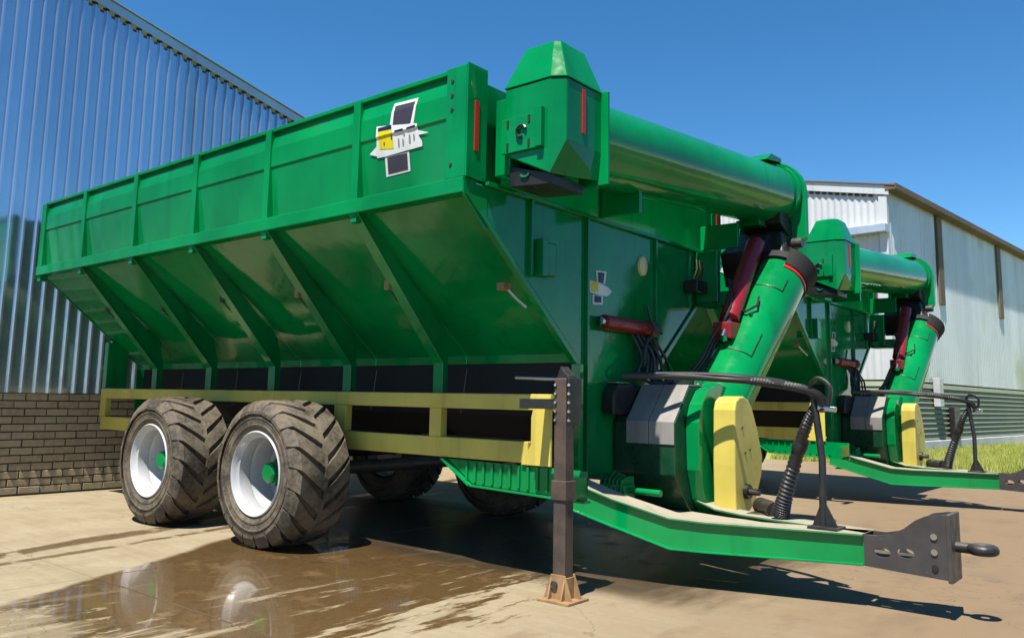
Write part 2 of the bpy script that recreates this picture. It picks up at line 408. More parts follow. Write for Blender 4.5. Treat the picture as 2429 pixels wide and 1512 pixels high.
# frame
YL = MAT['yellow']
for s in (-1, 1):
    y0, y1 = sorted((s * .95, s * .88))
    MB().box(-6.10, .07, y0, y1, 1.045, 1.149).build('frame_rail', YL, cart, .006)
    MB().box(-6.06, -.09, y0, y1, .710, .846).build('frame_rail', YL, cart, .006)
    for xa, xb in ((-6.10, -5.98), (-4.95, -4.80), (-3.0, -2.86), (-2.05, -1.905), (-.985, -.872)):
        MB().box(xa, xb, y0 + .003, y1 - .003, .846, 1.045).build('frame_post', YL, cart, .004)
    ya, yb = sorted((s * .965, s * .945))
    MB().prism([(-.015, 1.149), (.10, 1.149), (.10, .70), (-.135, .70), (-.055, .83), (-.055, 1.0)], 'y', ya, yb).build('frame_end_plate', YL, cart, .003)
for x in (-5.6, -4.4, -2.95, -1.4, -.2):
    MB().box(x - .05, x + .05, -.88, .88, .73, .83).build('cross_member', MAT['dark_steel'], cart, .006)
# bogies and wheels
for s in (-1, 1):
    MB().prism([(-3.95, .60), (-3.0, .74), (-2.88, .74), (-1.93, .60), (-1.93, .48), (-2.88, .56), (-3.0, .56), (-3.95, .48)], 'y', *sorted((s * .86, s * .98))).build('walking_beam', MAT['dark_steel'], cart, .01)
for x in (-2.149, -3.732):
    MB().cyl((x, -1.25, .54), (x, 1.25, .54), .055, n=16).build('axle', MAT['dark_steel'], cart, 0, 40)

def make_wheel():
    w = empty('wheel'); c = (0, 0, 0)
    hw = .245
    prof = [(.300, -.205), (.312, -.232), (.345, -.246), (.352, -.252), (.362, -.252), (.366, -.248), (.40, -.251), (.405, -.256), (.413, -.256), (.418, -.250), (.45, -.245), (.485, -.225), (.505, -.19), (.515, -.12), (.518, 0)]
    prof = prof + [(r, -o) for r, o in prof[-2::-1]]
    m = MB().lathe(prof, c, 64)
    n = 20
    for sd in (-1, 1):
        for k in range(n):
            a0 = 2 * math.pi * (k + (.5 if sd > 0 else 0)) / n
            secs = []
            for tt, rt_, rb, wd in ((-.06, .462, .44, .115), (.04, .505, .455, .128), (.14, .534, .48, .130), (.35, .541, .50, .122), (.65, .544, .50, .112), (1.0, .543, .50, .104)):
                yy = sd * (.250 - .262 * tt)
                aa = a0 - .44 * (max(tt, 0) ** .85)
                h = wd * .5 / .54 * (1.25 if tt < .1 else 1.0)
                q = []
                for da, rr in ((-h * 1.15, rb), (-h, rt_), (h, rt_), (h * 1.15, rb)):
                    q.append((rr * math.cos(aa + da), yy, rr * math.sin(aa + da)))
                secs.append(q)
            m.rings(secs)
    ty = m.build('tyre', MAT['rubber'], w, 0, 24, merge=False)
    # sidewall rings
    rm = MB()
    rp = [(.285, -.205), (.304, -.216), (.312, -.238), (.304, -.247), (.294, -.240), (.284, -.215), (.262, -.200), (.258, -.12), (.266, -.10), (.258, -.08), (.250, .06), (.235, .075), (.10, .045), (.06, .04), (.06, .06), (.24, .10), (.27, .09), (.285, .205)]
    rm.lathe(rp, c, 56)
    rim = rm.build('rim', MAT['white'], w, 0, 40)
    hm = MB().lathe([(.0, -.135), (.062, -.135), (.076, -.12), (.080, -.05), (.100, -.042), (.106, -.02), (.106, .05), (0, .05)], c, 28)
    for k in range(8):
        a = 2 * math.pi * k / 8
        hm.cyl(((.092 * math.cos(a)), -.062, (.092 * math.sin(a))), (.092 * math.cos(a), .0, .092 * math.sin(a)), .010, n=8)
    hm.build('hub', G, w, 0, 35)
    for k in range(8):
        a = 2 * math.pi * (k + .5) / 8
        MB().cyl((.145 * math.cos(a), .030, .145 * math.sin(a)), (.145 * math.cos(a), .058, .145 * math.sin(a)), .014, n=6).build('wheel_nut', MAT['dark_steel'], w)
    return w
wheel = make_wheel(); wheel.parent = cart; wheel.location = (-2.149, -1.336, .535)
for (x, y, fl, ra) in ((-3.732, -1.336, 0, .37), (-2.149, 1.336, math.pi, .2), (-3.732, 1.336, math.pi, .5)):
    w2 = copy_tree(wheel, cart); w2.location = (x, y, .535); w2.rotation_euler = (0, ra, fl)

# drawbar
def beam(pts, y_of, t, mat, name):
    top = [(x, z) for x, z, _ in pts]; n = len(pts)
    m = MB()
    for off0, off1, ins in ((0, t, 0),):
        a = []; b = []
        vs_ = []
        for x, zt, zb in pts:
            vs_.append([(x, y_of(x), zb), (x, y_of(x), zt), (x, y_of(x) + t, zt), (x, y_of(x) + t, zb)])
        m.rings(vs_)
    return m.build(name, mat, cart, .003)
BP = [(.05, .598, .425), (.09, .598, .412), (.344, .508, .33), (.688, .415, .224), (.9, .405, .222), (1.728, .405, .232)]
ny = lambda x: -.70 + (x - .05) * (.50 / 1.68)
fy = lambda x: .42 + (x - .05) * (-.44 / 1.68)
beam(BP, ny, .012, G, 'drawbar_web')
beam([(x, a, a - .014) for x, a, b in BP], lambda x: ny(x) - .028, .20, MAT['green_dusty'], 'drawbar_top_flange')
beam([(x, b + .012, b) for x, a, b in BP], lambda x: ny(x) - .028, .14, G, 'drawbar_bottom_flange')
beam(BP, fy, .012, G, 'drawbar_web')
beam([(x, a, a - .014) for x, a, b in BP], lambda x: fy(x) - .16, .19, MAT['green_dusty'], 'drawbar_top_flange')
MB().prism([(.05, -.50), (.80, -.28), (1.70, -.03), (1.70, -.02), (.80, .05), (.05, .26)], 'z', .36, .375).build('drawbar_deck', MAT['green_dusty'], cart)
# hitch plate, dark with two oval holes
def hitch_side(y, parent):
    out = [(1.73, .403), (1.80, .402), (1.87, .418), (1.94, .455), (2.0, .505), (2.05, .532), (2.13, .548), (2.15, .548), (2.15, .212), (1.73, .232)]
    bm = bmesh.new()
    def loop(p, yy): return [bm.verts.new((a, yy, b)) for a, b in p]
    edges = []
    lo = loop(out, y); edges += [bm.edges.new((lo[i], lo[(i + 1) % len(lo)])) for i in range(len(lo))]
    for cx, cz in ((1.825, .315), (1.945, .325)):
        h = [(cx + .045 * math.cos(2 * math.pi * k / 20), cz + .026 * math.sin(2 * math.pi * k / 20)) for k in range(20)]
        hl = loop(h, y); edges += [bm.edges.new((hl[i], hl[(i + 1) % 20])) for i in range(20)]
    bmesh.ops.triangle_fill(bm, use_beauty=True, use_dissolve=False, edges=edges)
    r = bmesh.ops.extrude_face_region(bm, geom=bm.faces[:])
    bmesh.ops.translate(bm, verts=[v for v in r['geom'] if isinstance(v, bmesh.types.BMVert)], vec=(0, .016, 0))
    bmesh.ops.recalc_face_normals(bm, faces=bm.faces)
    me = bpy.data.meshes.new('hitch_plate'); bm.to_mesh(me); bm.free(); me.materials.append(MAT['dark_steel'])
    o = bpy.data.objects.new('hitch_plate', me); COL.objects.link(o); o.parent = parent; return o
hitch_side(-.215, cart); hitch_side(-.035, cart)
MB().box(1.735, 2.10, -.19, -.04, .285, .30).build('hitch_filler', MAT['dark_steel'], cart)
ep = MB().box(2.151, 2.175, -.225, -.01, .20, .552).build('hitch_end_plate', MAT['dark_steel'], cart, .003)
for z in (.43, .35, .27):
    MB().cyl((2.09, -.223, z), (2.09, -.216, z), .017, n=12).build('hitch_bolt', MAT['chrome'] if z > .3 else MAT['black'], cart)
ring = MB()
rp = [(2.30 + .05 * math.cos(2 * math.pi * k / 24), -.12 + .05 * math.sin(2 * math.pi * k / 24), .378) for k in range(25)]
ring.tube(rp, .028, 10, False).cyl((2.17, -.12, .378), (2.25, -.12, .378), .028, n=14)
ring.build('hitch_ring', MAT['black'], cart, 0, 50)

# jack
J = MAT['rust']
JX, JY = .405, -1.245
jk = MB().box(JX - .042, JX + .042, JY - .042, JY + .042, .05, 1.24).build('jack_leg', J, cart, .006)
MB().box(JX - .052, JX + .052, JY - .052, JY + .052, .55, .66).build('jack_sleeve', J, cart, .005)
bp = MB().box(JX - .11, JX + .11, JY - .10, JY + .10, .0, .014).build('jack_foot', MAT['tan'], cart, .002)
for sy in (-.045, .045):
    MB().prism([(JX - .095, .014), (JX + .095, .014), (JX + .048, .145), (JX - .048, .145)], 'y', JY + sy - .005, JY + sy + .005).build('jack_gusset', MAT['tan'], cart, .001)
for sx in (-.045, .045):
    MB().prism([(JY - .085, .014), (JY + .085, .014), (JY + .048, .13), (JY - .048, .13)], 'x', JX + sx - .005, JX + sx + .005).build('jack_gusset', MAT['tan'], cart, .001)
MB().cyl((JX - .02, JY - .062, .09), (JX - .02, JY + .062, .09), .022, n=14).build('jack_pin', MAT['dark_steel'], cart, 0, 40)
MB().prism([(JX - .05, 1.20), (JX - .01, 1.31), (JX + .05, 1.25), (JX + .06, 1.20)], 'y', JY - .03, JY + .05).build('jack_head', MAT['black'], cart, .006)
MB().tube([(JX, JY, 1.22), (JX - .06, JY, 1.235), (JX - .38, JY + .02, 1.245)], .010, 8).build('jack_crank', MAT['chrome'], cart, 0, 50)
MB().box(JX + .058, JX + .072, JY - .05, JY + .07, .97, 1.24).build('jack_bracket', MAT['black'], cart, .003)
for k in range(5):
    MB().cyl((JX + .068, JY - .055, 1.0 + .05 * k), (JX + .068, JY - .047, 1.0 + .05 * k), .009, n=8).build('jack_bolt', MAT['chrome'], cart)
    MB().cyl((JX - .03, JY - .052, 1.0 + .05 * k), (JX - .03, JY - .043, 1.0 + .05 * k), .008, n=8).build('jack_bolt', MAT['chrome'], cart)
MB().box(.03, JX + .05, JY + .05, JY + .09, 1.06, 1.12).build('jack_mount', MAT['black'], cart, .004)
MB().box(.06, .12, -1.19, -.94, 1.06, 1.12).build('jack_mount', MAT['black'], cart, .004)
# green bracket carrying the jack below the frame
pl = [(-.80, .700), (.36, .690), (.36, .515), (-.56, .545)]
MB().prism(pl, 'y', -.945, -.933).build('jack_plate', G, cart, .002)
MB().add([(-.85, -.975, .70), (-.58, -.975, .530), (-.55, -.975, .530), (-.82, -.975, .70), (-.85, -.90, .70), (-.58, -.90, .530), (-.55, -.90, .530), (-.82, -.90, .70)],
         [(0, 1, 2, 3), (7, 6, 5, 4), (0, 4, 5, 1), (1, 5, 6, 2), (2, 6, 7, 3), (3, 7, 4, 0)]).build('jack_plate_edge', G, cart, .002)
MB().prism([(-.58, .530), (.36, .500), (.36, .513), (-.58, .543)], 'y', -.975, -.90).build('jack_plate_edge', G, cart, .002)
MB().box(.30, .36, -1.20, -.93, .54, .66).build('jack_plate_arm', G, cart, .003)

for k in range(11):
    MB().box(-.62 + .075 * k, -.60 + .075 * k, -.958, -.944, .56 - .002 * k, .69).build('shadow_strip', G, cart, .002)  # raised strips added to imitate streaks of shadow on the plate
# conveying trough, chain case and guard at the front
MB().prism([(-.08 + .40 * math.cos(R(22.5 + 45 * k)) * 1.0 + .35, .80 + .46 * math.sin(R(22.5 + 45 * k))) for k in range(8)], 'x', .02, .50).build('auger_housing', MAT['green_shaded'], cart, .01)
cov = []
cy, cz = .27, .80
pr_ = [(22.5 + 45 * 1, ), (22.5 + 45 * 2, ), (22.5 + 45 * 3, )]
pts = [(cy + .41 * math.cos(R(a[0])), cz + .475 * math.sin(R(a[0]))) for a in pr_]
pts_in = [(cy + .402 * math.cos(R(a[0])), cz + .465 * math.sin(R(a[0]))) for a in pr_]
pts.append((pts[-1][0], .83)); pts_in.append((pts_in[-1][0], .83))
for a, b in (((.125, .30)), (.305, .497)):
    MB().rings([[(x, y, z) for y, z in pts + pts_in[::-1]] for x in (a, b)]).build('cover_plate', MAT['grey_plate'], cart, .002)
def capsule(cy, cz, w, h, n=14, tilt=0.0, taper=1.0):
    r = w / 2; p = []
    for k in range(n + 1):
        a = math.pi * k / n; p.append((r * taper * math.cos(a), h / 2 - r + r * math.sin(a)))
    for k in range(n + 1):
        a = math.pi + math.pi * k / n; p.append((r * math.cos(a), -(h / 2 - r) + r * math.sin(a)))
    ct, st = math.cos(tilt), math.sin(tilt)
    return [(cy + a * ct - b * st, cz + a * st + b * ct) for a, b in p]
MB().prism([(.05, .98), (.10, 1.10), (.20, 1.20), (.38, 1.255), (.56, 1.22), (.67, 1.07), (.71, .80), (.64, .52), (.46, .36), (.25, .34), (.13, .46), (.06, .66)], 'x', .502, .60).build('chain_case', G, cart, .006)
gp = [(.18, .395), (.175, .70), (.19, 1.07), (.215, 1.13), (.27, 1.158), (.34, 1.165), (.42, 1.14), (.48, 1.08), (.57, .92), (.64, .74), (.62, .62), (.52, .46), (.46, .41), (.38, .37), (.25, .372)]
MB().prism(gp, 'x', .64, .80).build('chain_guard', YL, cart, .012, seg=3)
MB().cyl((.795, .34, .52), (.83, .34, .52), .05, n=18).build('input_shaft', MAT['black'], cart, 0, 40)
MB().cyl((.83, .34, .52), (.90, .34, .52), .022, n=14).build('input_shaft', MAT['dark_steel'], cart, 0, 40)
for z, y in ((.78, .34), (.80, .42), (.95, .3)):
    MB().cyl((.80, y, z), (.806, y, z), .010, n=8).build('guard_bolt', MAT['dark_steel'], cart)
# finned green gearbox and its shaft on the deck
for k in range(6):
    xx = .10 + .032 * k
    MB().prism([(-.42, .50), (-.24, .50), (-.25, .60 + .02 * (k % 2)), (-.33, .655 - .012 * abs(k - 2)), (-.40, .60)], 'x', xx, xx + .012).build('gearbox_fin', G, cart, .002)
MB().box(.09, .29, -.40, -.26, .40, .57).build('gearbox', G, cart, .01)
MB().cyl((.29, -.33, .53), (.52, -.33, .53), .022, n=12).build('gearbox_shaft', G, cart, 0, 40)
# hydraulic motor box beside the covers
MB().prism([(-.25, 1.02), (-.25, 1.16), (-.18, 1.24), (.08, 1.24), (.08, 1.02)], 'x', .02, .115).build('motor_box', MAT['black'], cart, .012)
MB().box(.03, .11, -.20, -.03, 1.241, 1.25).build('motor_lid', MAT['chrome'], cart, .003)

# lower auger tube
def tube_seg(p0, p1, r, name, mat, n=40):
    return MB().cyl(p0, p1, r, n=n).build(name, mat, cart, 0, 40)
LA, LB = Vector((.46, .46, .92)), Vector((.608, 1.605, 2.205))
ld = (LB - LA).normalized()
tube_seg(LA, LB, .218, 'lower_auger_tube', G)
tube_seg(LB - ld * .05, LB + ld * .02, .245, 'hinge_flange', MAT['matte_black'])
bnd = []
_u = (Vector((1, 0, 0)) - ld * ld.x).normalized(); _w = ld.cross(_u)
_w = _w if _w.z > 0 else -_w
for a in range(-60, 61, 8):
    e_ = _u * math.cos(R(a)) + _w * math.sin(R(a)); bnd.append([LB - ld * .13 + e_ * .222, LB - ld * .06 + e_ * .222, LB - ld * .06 + e_ * .226, LB - ld * .13 + e_ * .226])
MB().rings(bnd).build('reflective_band', MAT['reflector'], cart, 0, 40)
gd = []
for a in range(-75, 61, 9):
    e_ = _u * math.cos(R(a)) + _w * math.sin(R(a)); gd.append([LB - ld * .10 + e_ * .235, LB + ld * .05 + e_ * .270, LB + ld * .12 + e_ * .20, LB + ld * .12 + e_ * .17, LB + ld * .04 + e_ * .235, LB - ld * .10 + e_ * .228])
MB().rings(gd).build('hinge_guard', MAT['matte_black'], cart, 0, 40)
MB().hexa([(.36, 1.50, 2.26), (.66, 1.50, 2.26), (.66, 1.76, 2.38), (.36, 1.76, 2.38)], [(.24, 1.72, 2.60), (.56, 1.72, 2.60), (.56, 2.02, 2.62), (.24, 2.02, 2.62)]).build('hinge_knuckle', MAT['black'], cart, .015)
MB().cyl((.22, 1.84, 2.50), (.70, 1.84, 2.50), .045, n=14).build('hinge_pin', MAT['dark_steel'], cart, 0, 40)
up = Vector((0, 0, 1)); side = ld.cross(Vector((1, 0, 0))).normalized()
def on_tube(t_, ang, r=.220):
    """point on the lower tube's skin: ang 0 faces the hitch (+x), 90 up the slope normal"""
    c_ = LA + (LB - LA) * t_; u = Vector((1, 0, 0)); u = (u - ld * u.dot(ld)).normalized(); w = ld.cross(u) * -1
    if w.z < 0: w = -w
    return c_ + (u * math.cos(R(ang)) + w * math.sin(R(ang))) * r
# inspection doors: welded outlines on the tube
for t0, t1 in ((.36, .50), (.78, .86)):
    path = [on_tube(t0, a) for a in range(100, 39, -6)] + [on_tube(t0 + (t1 - t0) * k / 6, 40) for k in range(7)]
    MB().tube(path, .005, 5).build('door_seam', MAT['black'], cart)
MB().tube([on_tube(.58, 110), on_tube(.58, 85, .25), on_tube(.62, 70, .26), on_tube(.68, 75, .25)], .010, 6).build('door_handle', MAT['black'], cart)
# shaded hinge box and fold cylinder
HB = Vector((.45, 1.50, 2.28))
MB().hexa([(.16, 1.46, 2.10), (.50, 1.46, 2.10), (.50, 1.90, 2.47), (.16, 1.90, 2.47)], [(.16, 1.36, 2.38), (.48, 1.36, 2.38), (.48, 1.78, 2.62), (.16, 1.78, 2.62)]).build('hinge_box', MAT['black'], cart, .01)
MB().cyl((.48, .82, 1.76), (.44, 1.46, 2.46), .075, n=18).build('fold_cylinder', MAT['red'], cart, 0, 40)
MB().cyl((.48, .82, 1.76), (.49, .68, 1.60), .035, n=14).build('cylinder_rod', MAT['chrome'], cart, 0, 40)
MB().box(.40, .55, .70, .92, 1.60, 1.73).build('cylinder_clevis', MAT['red'], cart, .01)
MB().tube([(.60, .94, 1.80), (.62, 1.10, 1.82), (.62, 1.26, 1.82)], .012, 6).build('hydraulic_pipe', MAT['chrome'], cart, 0, 50)
MB().box(.22, .44, 1.56, 1.82, 2.64, 2.70).build('hinge_lug', G, cart, .008)
MB().box(.30, .48, 1.62, 1.78, 2.74, 2.78).build('hinge_lug', G, cart, .008)

# upper auger tube folded across the front
UA, UB = Vector((.27, -1.10, 2.755)), Vector((.40, 1.86, 2.96))
tube_seg(UA, UB, .265, 'upper_auger_tube', G)
ud = (UB - UA).normalized()
tube_seg(UB - ud * .02, UB + ud * .05, .285, 'elbow_flange', G)
ez = 2.965
ep_ = [(.40 + .31 * math.cos(R(a)), ez + .31 * math.sin(R(a))) for a in range(0, 181, 15)] + [(.09, 2.52), (.16, 2.46), (.62, 2.46), (.71, 2.56)]
MB().prism(ep_, 'y', 1.915, 1.975).build('elbow_plate', G, cart, .008)
MB().prism([(.40 + .27 * math.cos(R(a)), ez + .27 * math.sin(R(a))) for a in range(0, 181, 15)] + [(.14, 2.56), (.66, 2.60)], 'y', 1.977, 2.06).build('elbow_shroud', G, cart, .02, seg=3)
MB().prism([(1.58, 3.215), (1.93, 3.265), (1.93, 3.30), (1.70, 3.295)], 'x', .24, .50).build('elbow_cap', G, cart, .006)
MB().prism([(1.66, 2.66), (2.0, 2.50), (2.0, 2.72), (1.66, 2.84)], 'x', .22, .58).build('elbow_gusset', MAT['black'], cart, .006)
for y in (-.30, 1.30):
    MB().box(.02, .36, y - .02, y + .02, 2.41, 2.62).build('tube_cradle', G, cart, .004)
MB().box(.04, .055, -.32, -.28, 2.41, 2.66).build('tube_strap', G, cart, .003)
MB().tube([UA + Vector((-.02, .0, .275)), UB + Vector((-.02, -.1, .275))], .010, 6).build('hydraulic_pipe', MAT['galv_flash'], cart, 0, 50)

# discharge hood
hx0, hx1, hy0, hy1 = .13, .55, -1.50, -1.09
def octo(x0, x1, y0, y1, c, z): return [(x0, y0, z), (x1 - c, y0, z), (x1, y0 + c * .65, z), (x1, y1, z), (x0, y1, z)]
hood = MB()
hood.rings([octo(hx0, hx1, hy0, hy1, .08, 2.968), octo(hx0, hx1, hy0, hy1, .08, 2.60), [(hx0, hy0, 2.56), (hx1 - .085, hy0, 2.40), (hx1 - .07, hy0 + .05, 2.40), (hx1 - .02, hy1, 2.43), (hx0, hy1, 2.50)]])
hood.build('discharge_hood', G, cart, .006)
cap = MB()
cap.rings([octo(hx0 - .008, hx1 + .008, hy0 - .008, hy1 + .008, .082, 2.972), octo(hx0 + .10, hx1 - .075, hy0 + .07, hy1 - .07, .035, 3.225), octo(hx0 + .16, hx1 - .12, hy0 + .12, hy1 - .12, .05, 3.245)])
cap.build('hood_cap', G, cart, .006)
MB().box(hx0 - .012, .385, hy0 - .02, hy0 - .002, 2.56, 2.775).build('latch_plate', G, cart, .004)
for (a, b) in ((.17, 2.74), (.17, 2.60), (.33, 2.745), (.33, 2.60)):
    MB().box(a - .007, a + .007, hy0 - .026, hy0 - .019, b - .022, b + .022).build('latch_slot', MAT['dark'], cart)
MB().tube([(.28 + .035 * math.cos(R(a)), hy0 - .032, 2.675 + .035 * math.sin(R(a))) for a in range(20, 300, 20)], .009, 6).build('latch_hook', MAT['black'], cart, 0, 50)
MB().box(.385, .43, hy0 - .035, hy0 - .002, 2.56, 2.80).build('latch_guide', G, cart, .004)
MB().box(hx0 - .10, hx0 + .02, hy0 + .03, hy1, 2.45, 2.93).build('hood_back', G, cart, .006)
MB().prism([(.14, 2.50), (.46, 2.405), (.46, 2.345), (.15, 2.37)], 'y', -1.47, -1.14).build('hood_flap', MAT['black'], cart, .004)
MB().tube([(.27 + .03 * math.cos(R(a)), -1.478, 2.43 + .018 * math.sin(R(a))) for a in range(180, 361, 20)], .007, 6).build('flap_ring', G, cart, 0, 50)
MB().box(.552, .558, -1.30, -1.27, 2.67, 2.94).build('reflector_strip', MAT['reflector'], cart)
for s in (-1, 1):
    MB().box(.013, .018, *sorted((s * 1.645, s * 1.61)), 2.58, 2.89).build('reflector_strip', MAT['reflector'], cart)
MB().prism([(.37, 2.40), (.60, 2.40), (.60, 2.98), (.545, 2.99)], 'y', hy1 - .002, hy1 + .02).build('hood_flange', G, cart, .004)

# details on the front wall
MB().box(.0, .075, -1.03, -.975, 1.90, 2.14).build('manual_holder', G, cart, .004)
MB().box(.0, .06, -.975, -.86, 1.91, 2.13).build('manual_holder', G, cart, .012)
ln = MB(); ln.lathe([(0, .03), (.05, .028), (.066, .018), (.07, 0), (.07, -.01)], (.001, .325, 2.15), 24, 'x')
lamp = ln.build('work_lamp', MAT['lens'], cart, 0, 40)
lamp.scale = (1, .85, 1.15); lamp.location = (0, .325 * .15, -2.15 * .15)
MB().cyl((.06, -.30, 1.665), (.06, .30, 1.66), .052, n=18).build('hydraulic_motor', MAT['red'], cart, 0, 40)
MB().cyl((.06, .30, 1.66), (.06, .40, 1.66), .062, n=18).build('motor_end', MAT['dark_steel'], cart, 0, 40)
MB().cyl((.06, -.36, 1.665), (.06, -.30, 1.665), .035, n=14).build('motor_end', MAT['chrome'], cart, 0, 40)
MB().tube([(.03, .36, 1.85), (.05, .37, 1.74), (.06, .40, 1.70), (.06, .52, 1.64)], .011, 6).build('motor_pipe', MAT['dark_steel'], cart, 0, 50)
for k, (yy, zz, rr) in enumerate(((.30, 1.45, .10), (.33, 1.43, .085), (.27, 1.44, .115))):
    MB().tube([(.05 + .03 * k, yy + rr * .8 * math.cos(R(a)), zz + rr * 1.3 * math.sin(R(a))) for a in range(-60, 261, 16)], .013, 6).build('hydraulic_hose', MAT['hose'], cart, 0, 50)
for k in range(5):
    y0 = .10 + .07 * k
    MB().tube(spline([(.04, y0, 1.62), (.10 + .01 * k, y0 + .05, 1.45), (.14, y0 - .06 + .05 * k, 1.32), (.16 + .02 * k, y0 + .12, 1.25), (.30, .45 + .05 * k, 1.29)], 6), .012, 6).build('hydraulic_hose', MAT['hose'], cart, 0, 50)
for k in range(4):
    MB().tube(spline([(.30, .42 + .06 * k, 1.29), (.36, .55 + .06 * k, 1.42), (.42, .66 + .05 * k, 1.62), (.50, .80 + .05 * k, 1.85), (.40, 1.0 + .04 * k, 2.1)], 6), .012, 6).build('hydraulic_hose', MAT['hose'], cart, 0, 50)
MB().box(.20, .42, .36, .62, 1.245, 1.285).build('valve_block', MAT['chrome'], cart, .006)
for k in range(3):
    MB().cyl((.24 + .07 * k, .45, 1.285), (.24 + .07 * k, .45, 1.33), .016, n=10).build('valve_spool', MAT['chrome'], cart, 0, 40)
MB().box(.02, .14, .98, 1.16, 2.02, 2.12).build('valve_bank', MAT['black'], cart, .01)
for k in range(3):
    MB().tube([(.12, .95 + .06 * k, 2.12), (.16, .93 + .06 * k, 2.20), (.17, .90 + .05 * k, 2.27)], .008, 6).build('valve_lever', MAT['chrome'], cart, 0, 50)
MB().box(.02, .22, 1.18, 1.24, 1.95, 2.38).build('hinge_post', G, cart, .006)
MB().box(.02, .34, 1.22, 1.42, 1.92, 2.04).build('hinge_foot', G, cart, .008)

# small lamps with wires on the ribs
for px, tt in ((-1.0, .46), (-2.02, .45), (-3.05, .43), (-4.08, .45), (-5.12, .40)):
    p = lerp((-1.704, 2.310), (-.858, 1.362), tt)
    MB().box(px - .085, px - .045, p[0] - .02, p[0] + .05, p[1] - .02, p[1] + .05).build('side_marker', MAT['tan'] if px > -2.5 else MAT['rust'], cart, .006)
    MB().tube([(px - .06, p[0] - .02, p[1]), (px - .05, p[0] + .06, p[1] - .07), (px - .07, p[0] + .10, p[1] - .09)], .006, 5).build('marker_wire', MAT['hose'], cart)
MB().box(-.16, -.10, -1.21, -1.13, 1.80, 1.85).build('side_marker', MAT['tan'], cart, .006)
MB().tube([(-.12, -1.18, 1.83), (-.08, -1.10, 1.75), (-.05, -1.04, 1.70)], .009, 6).build('marker_wire', MAT['galv_flash'], cart)

# hose stand, drive shaft and the arched hose
MB().tube([(1.50, -.19, .41), (1.50, -.17, .80), (1.45, -.14, 1.16)], .022, 8).build('hose_stand', MAT['black'], cart, 0, 50)
MB().box(1.43, 1.60, -.26, -.10, .406, .420).build('stand_foot', MAT['black'], cart, .002)
MB().prism([(1.44, .42), (1.585, .42), (1.515, .56), (1.495, .56)], 'y', -.195, -.185).build('stand_gusset', MAT['black'], cart, .001)
MB().tube(spline([(1.45, -.14, 1.14), (1.44, -.16, 1.23), (1.50, -.19, 1.27), (1.57, -.21, 1.22), (1.56, -.21, 1.12)], 5), .014, 7).build('stand_hook', MAT['black'], cart, 0, 50)
MB().tube(spline([(1.44, -.10, 1.10), (1.36, -.06, .96), (1.26, .0, .72), (1.19, .02, .52), (1.16, .03, .42)], 16), [(.024 + .0004 * q) * (1 if q % 2 else 1.22) for q in range(65)], 10).build('drive_shaft', MAT['hose'], cart, 0, 50)
MB().lathe([(.034, -.10), (.046, -.06), (.046, -.02), (.038, 0)], (0, 0, 0), 16, 'x').build('shaft_collar', MAT['black'], cart, 0, 40).matrix_local = Matrix.Translation((1.30, -.03, .82)) @ Matrix.Rotation(R(115), 4, 'Y')
MB().cyl((.92, .30, .44), (1.10, .10, .44), .055, n=16).build('shaft_joint', MAT['black'], cart, 0, 40)
MB().box(.90, 1.08, .10, .32, .376, .41).build('shaft_rest', MAT['black'], cart, .01)
MB().tube(spline([(.20, -.28, 1.29), (.50, -.10, 1.29), (.80, .02, 1.275), (1.10, -.02, 1.25), (1.38, -.12, 1.21), (1.50, -.18, 1.16), (1.53, -.20, 1.08)], 26), [.024 if q < 70 else (.022 if q % 2 else .028) for q in range(157)], 10).build('bundled_hose', MAT['hose'], cart, 0, 50)
MB().tube(spline([(.35, -.20, 1.30), (.62, -.04, 1.305), (.92, .02, 1.29), (1.24, -.05, 1.25), (1.46, -.15, 1.17)], 12), .016, 8).build('bundled_hose', MAT['hose'], cart, 0, 50)
MB().cyl((1.50, -.20, 1.10), (1.60, -.21, 1.09), .018, n=10).build('hose_coupling', MAT['chrome'], cart, 0, 40)

for z in (3.02, 2.93, 2.84, 2.50):
    MB().cyl((-.115, -1.716, z), (-.115, -1.708, z), .012, n=8).build('post_bolt', MAT['dark_steel'], cart)
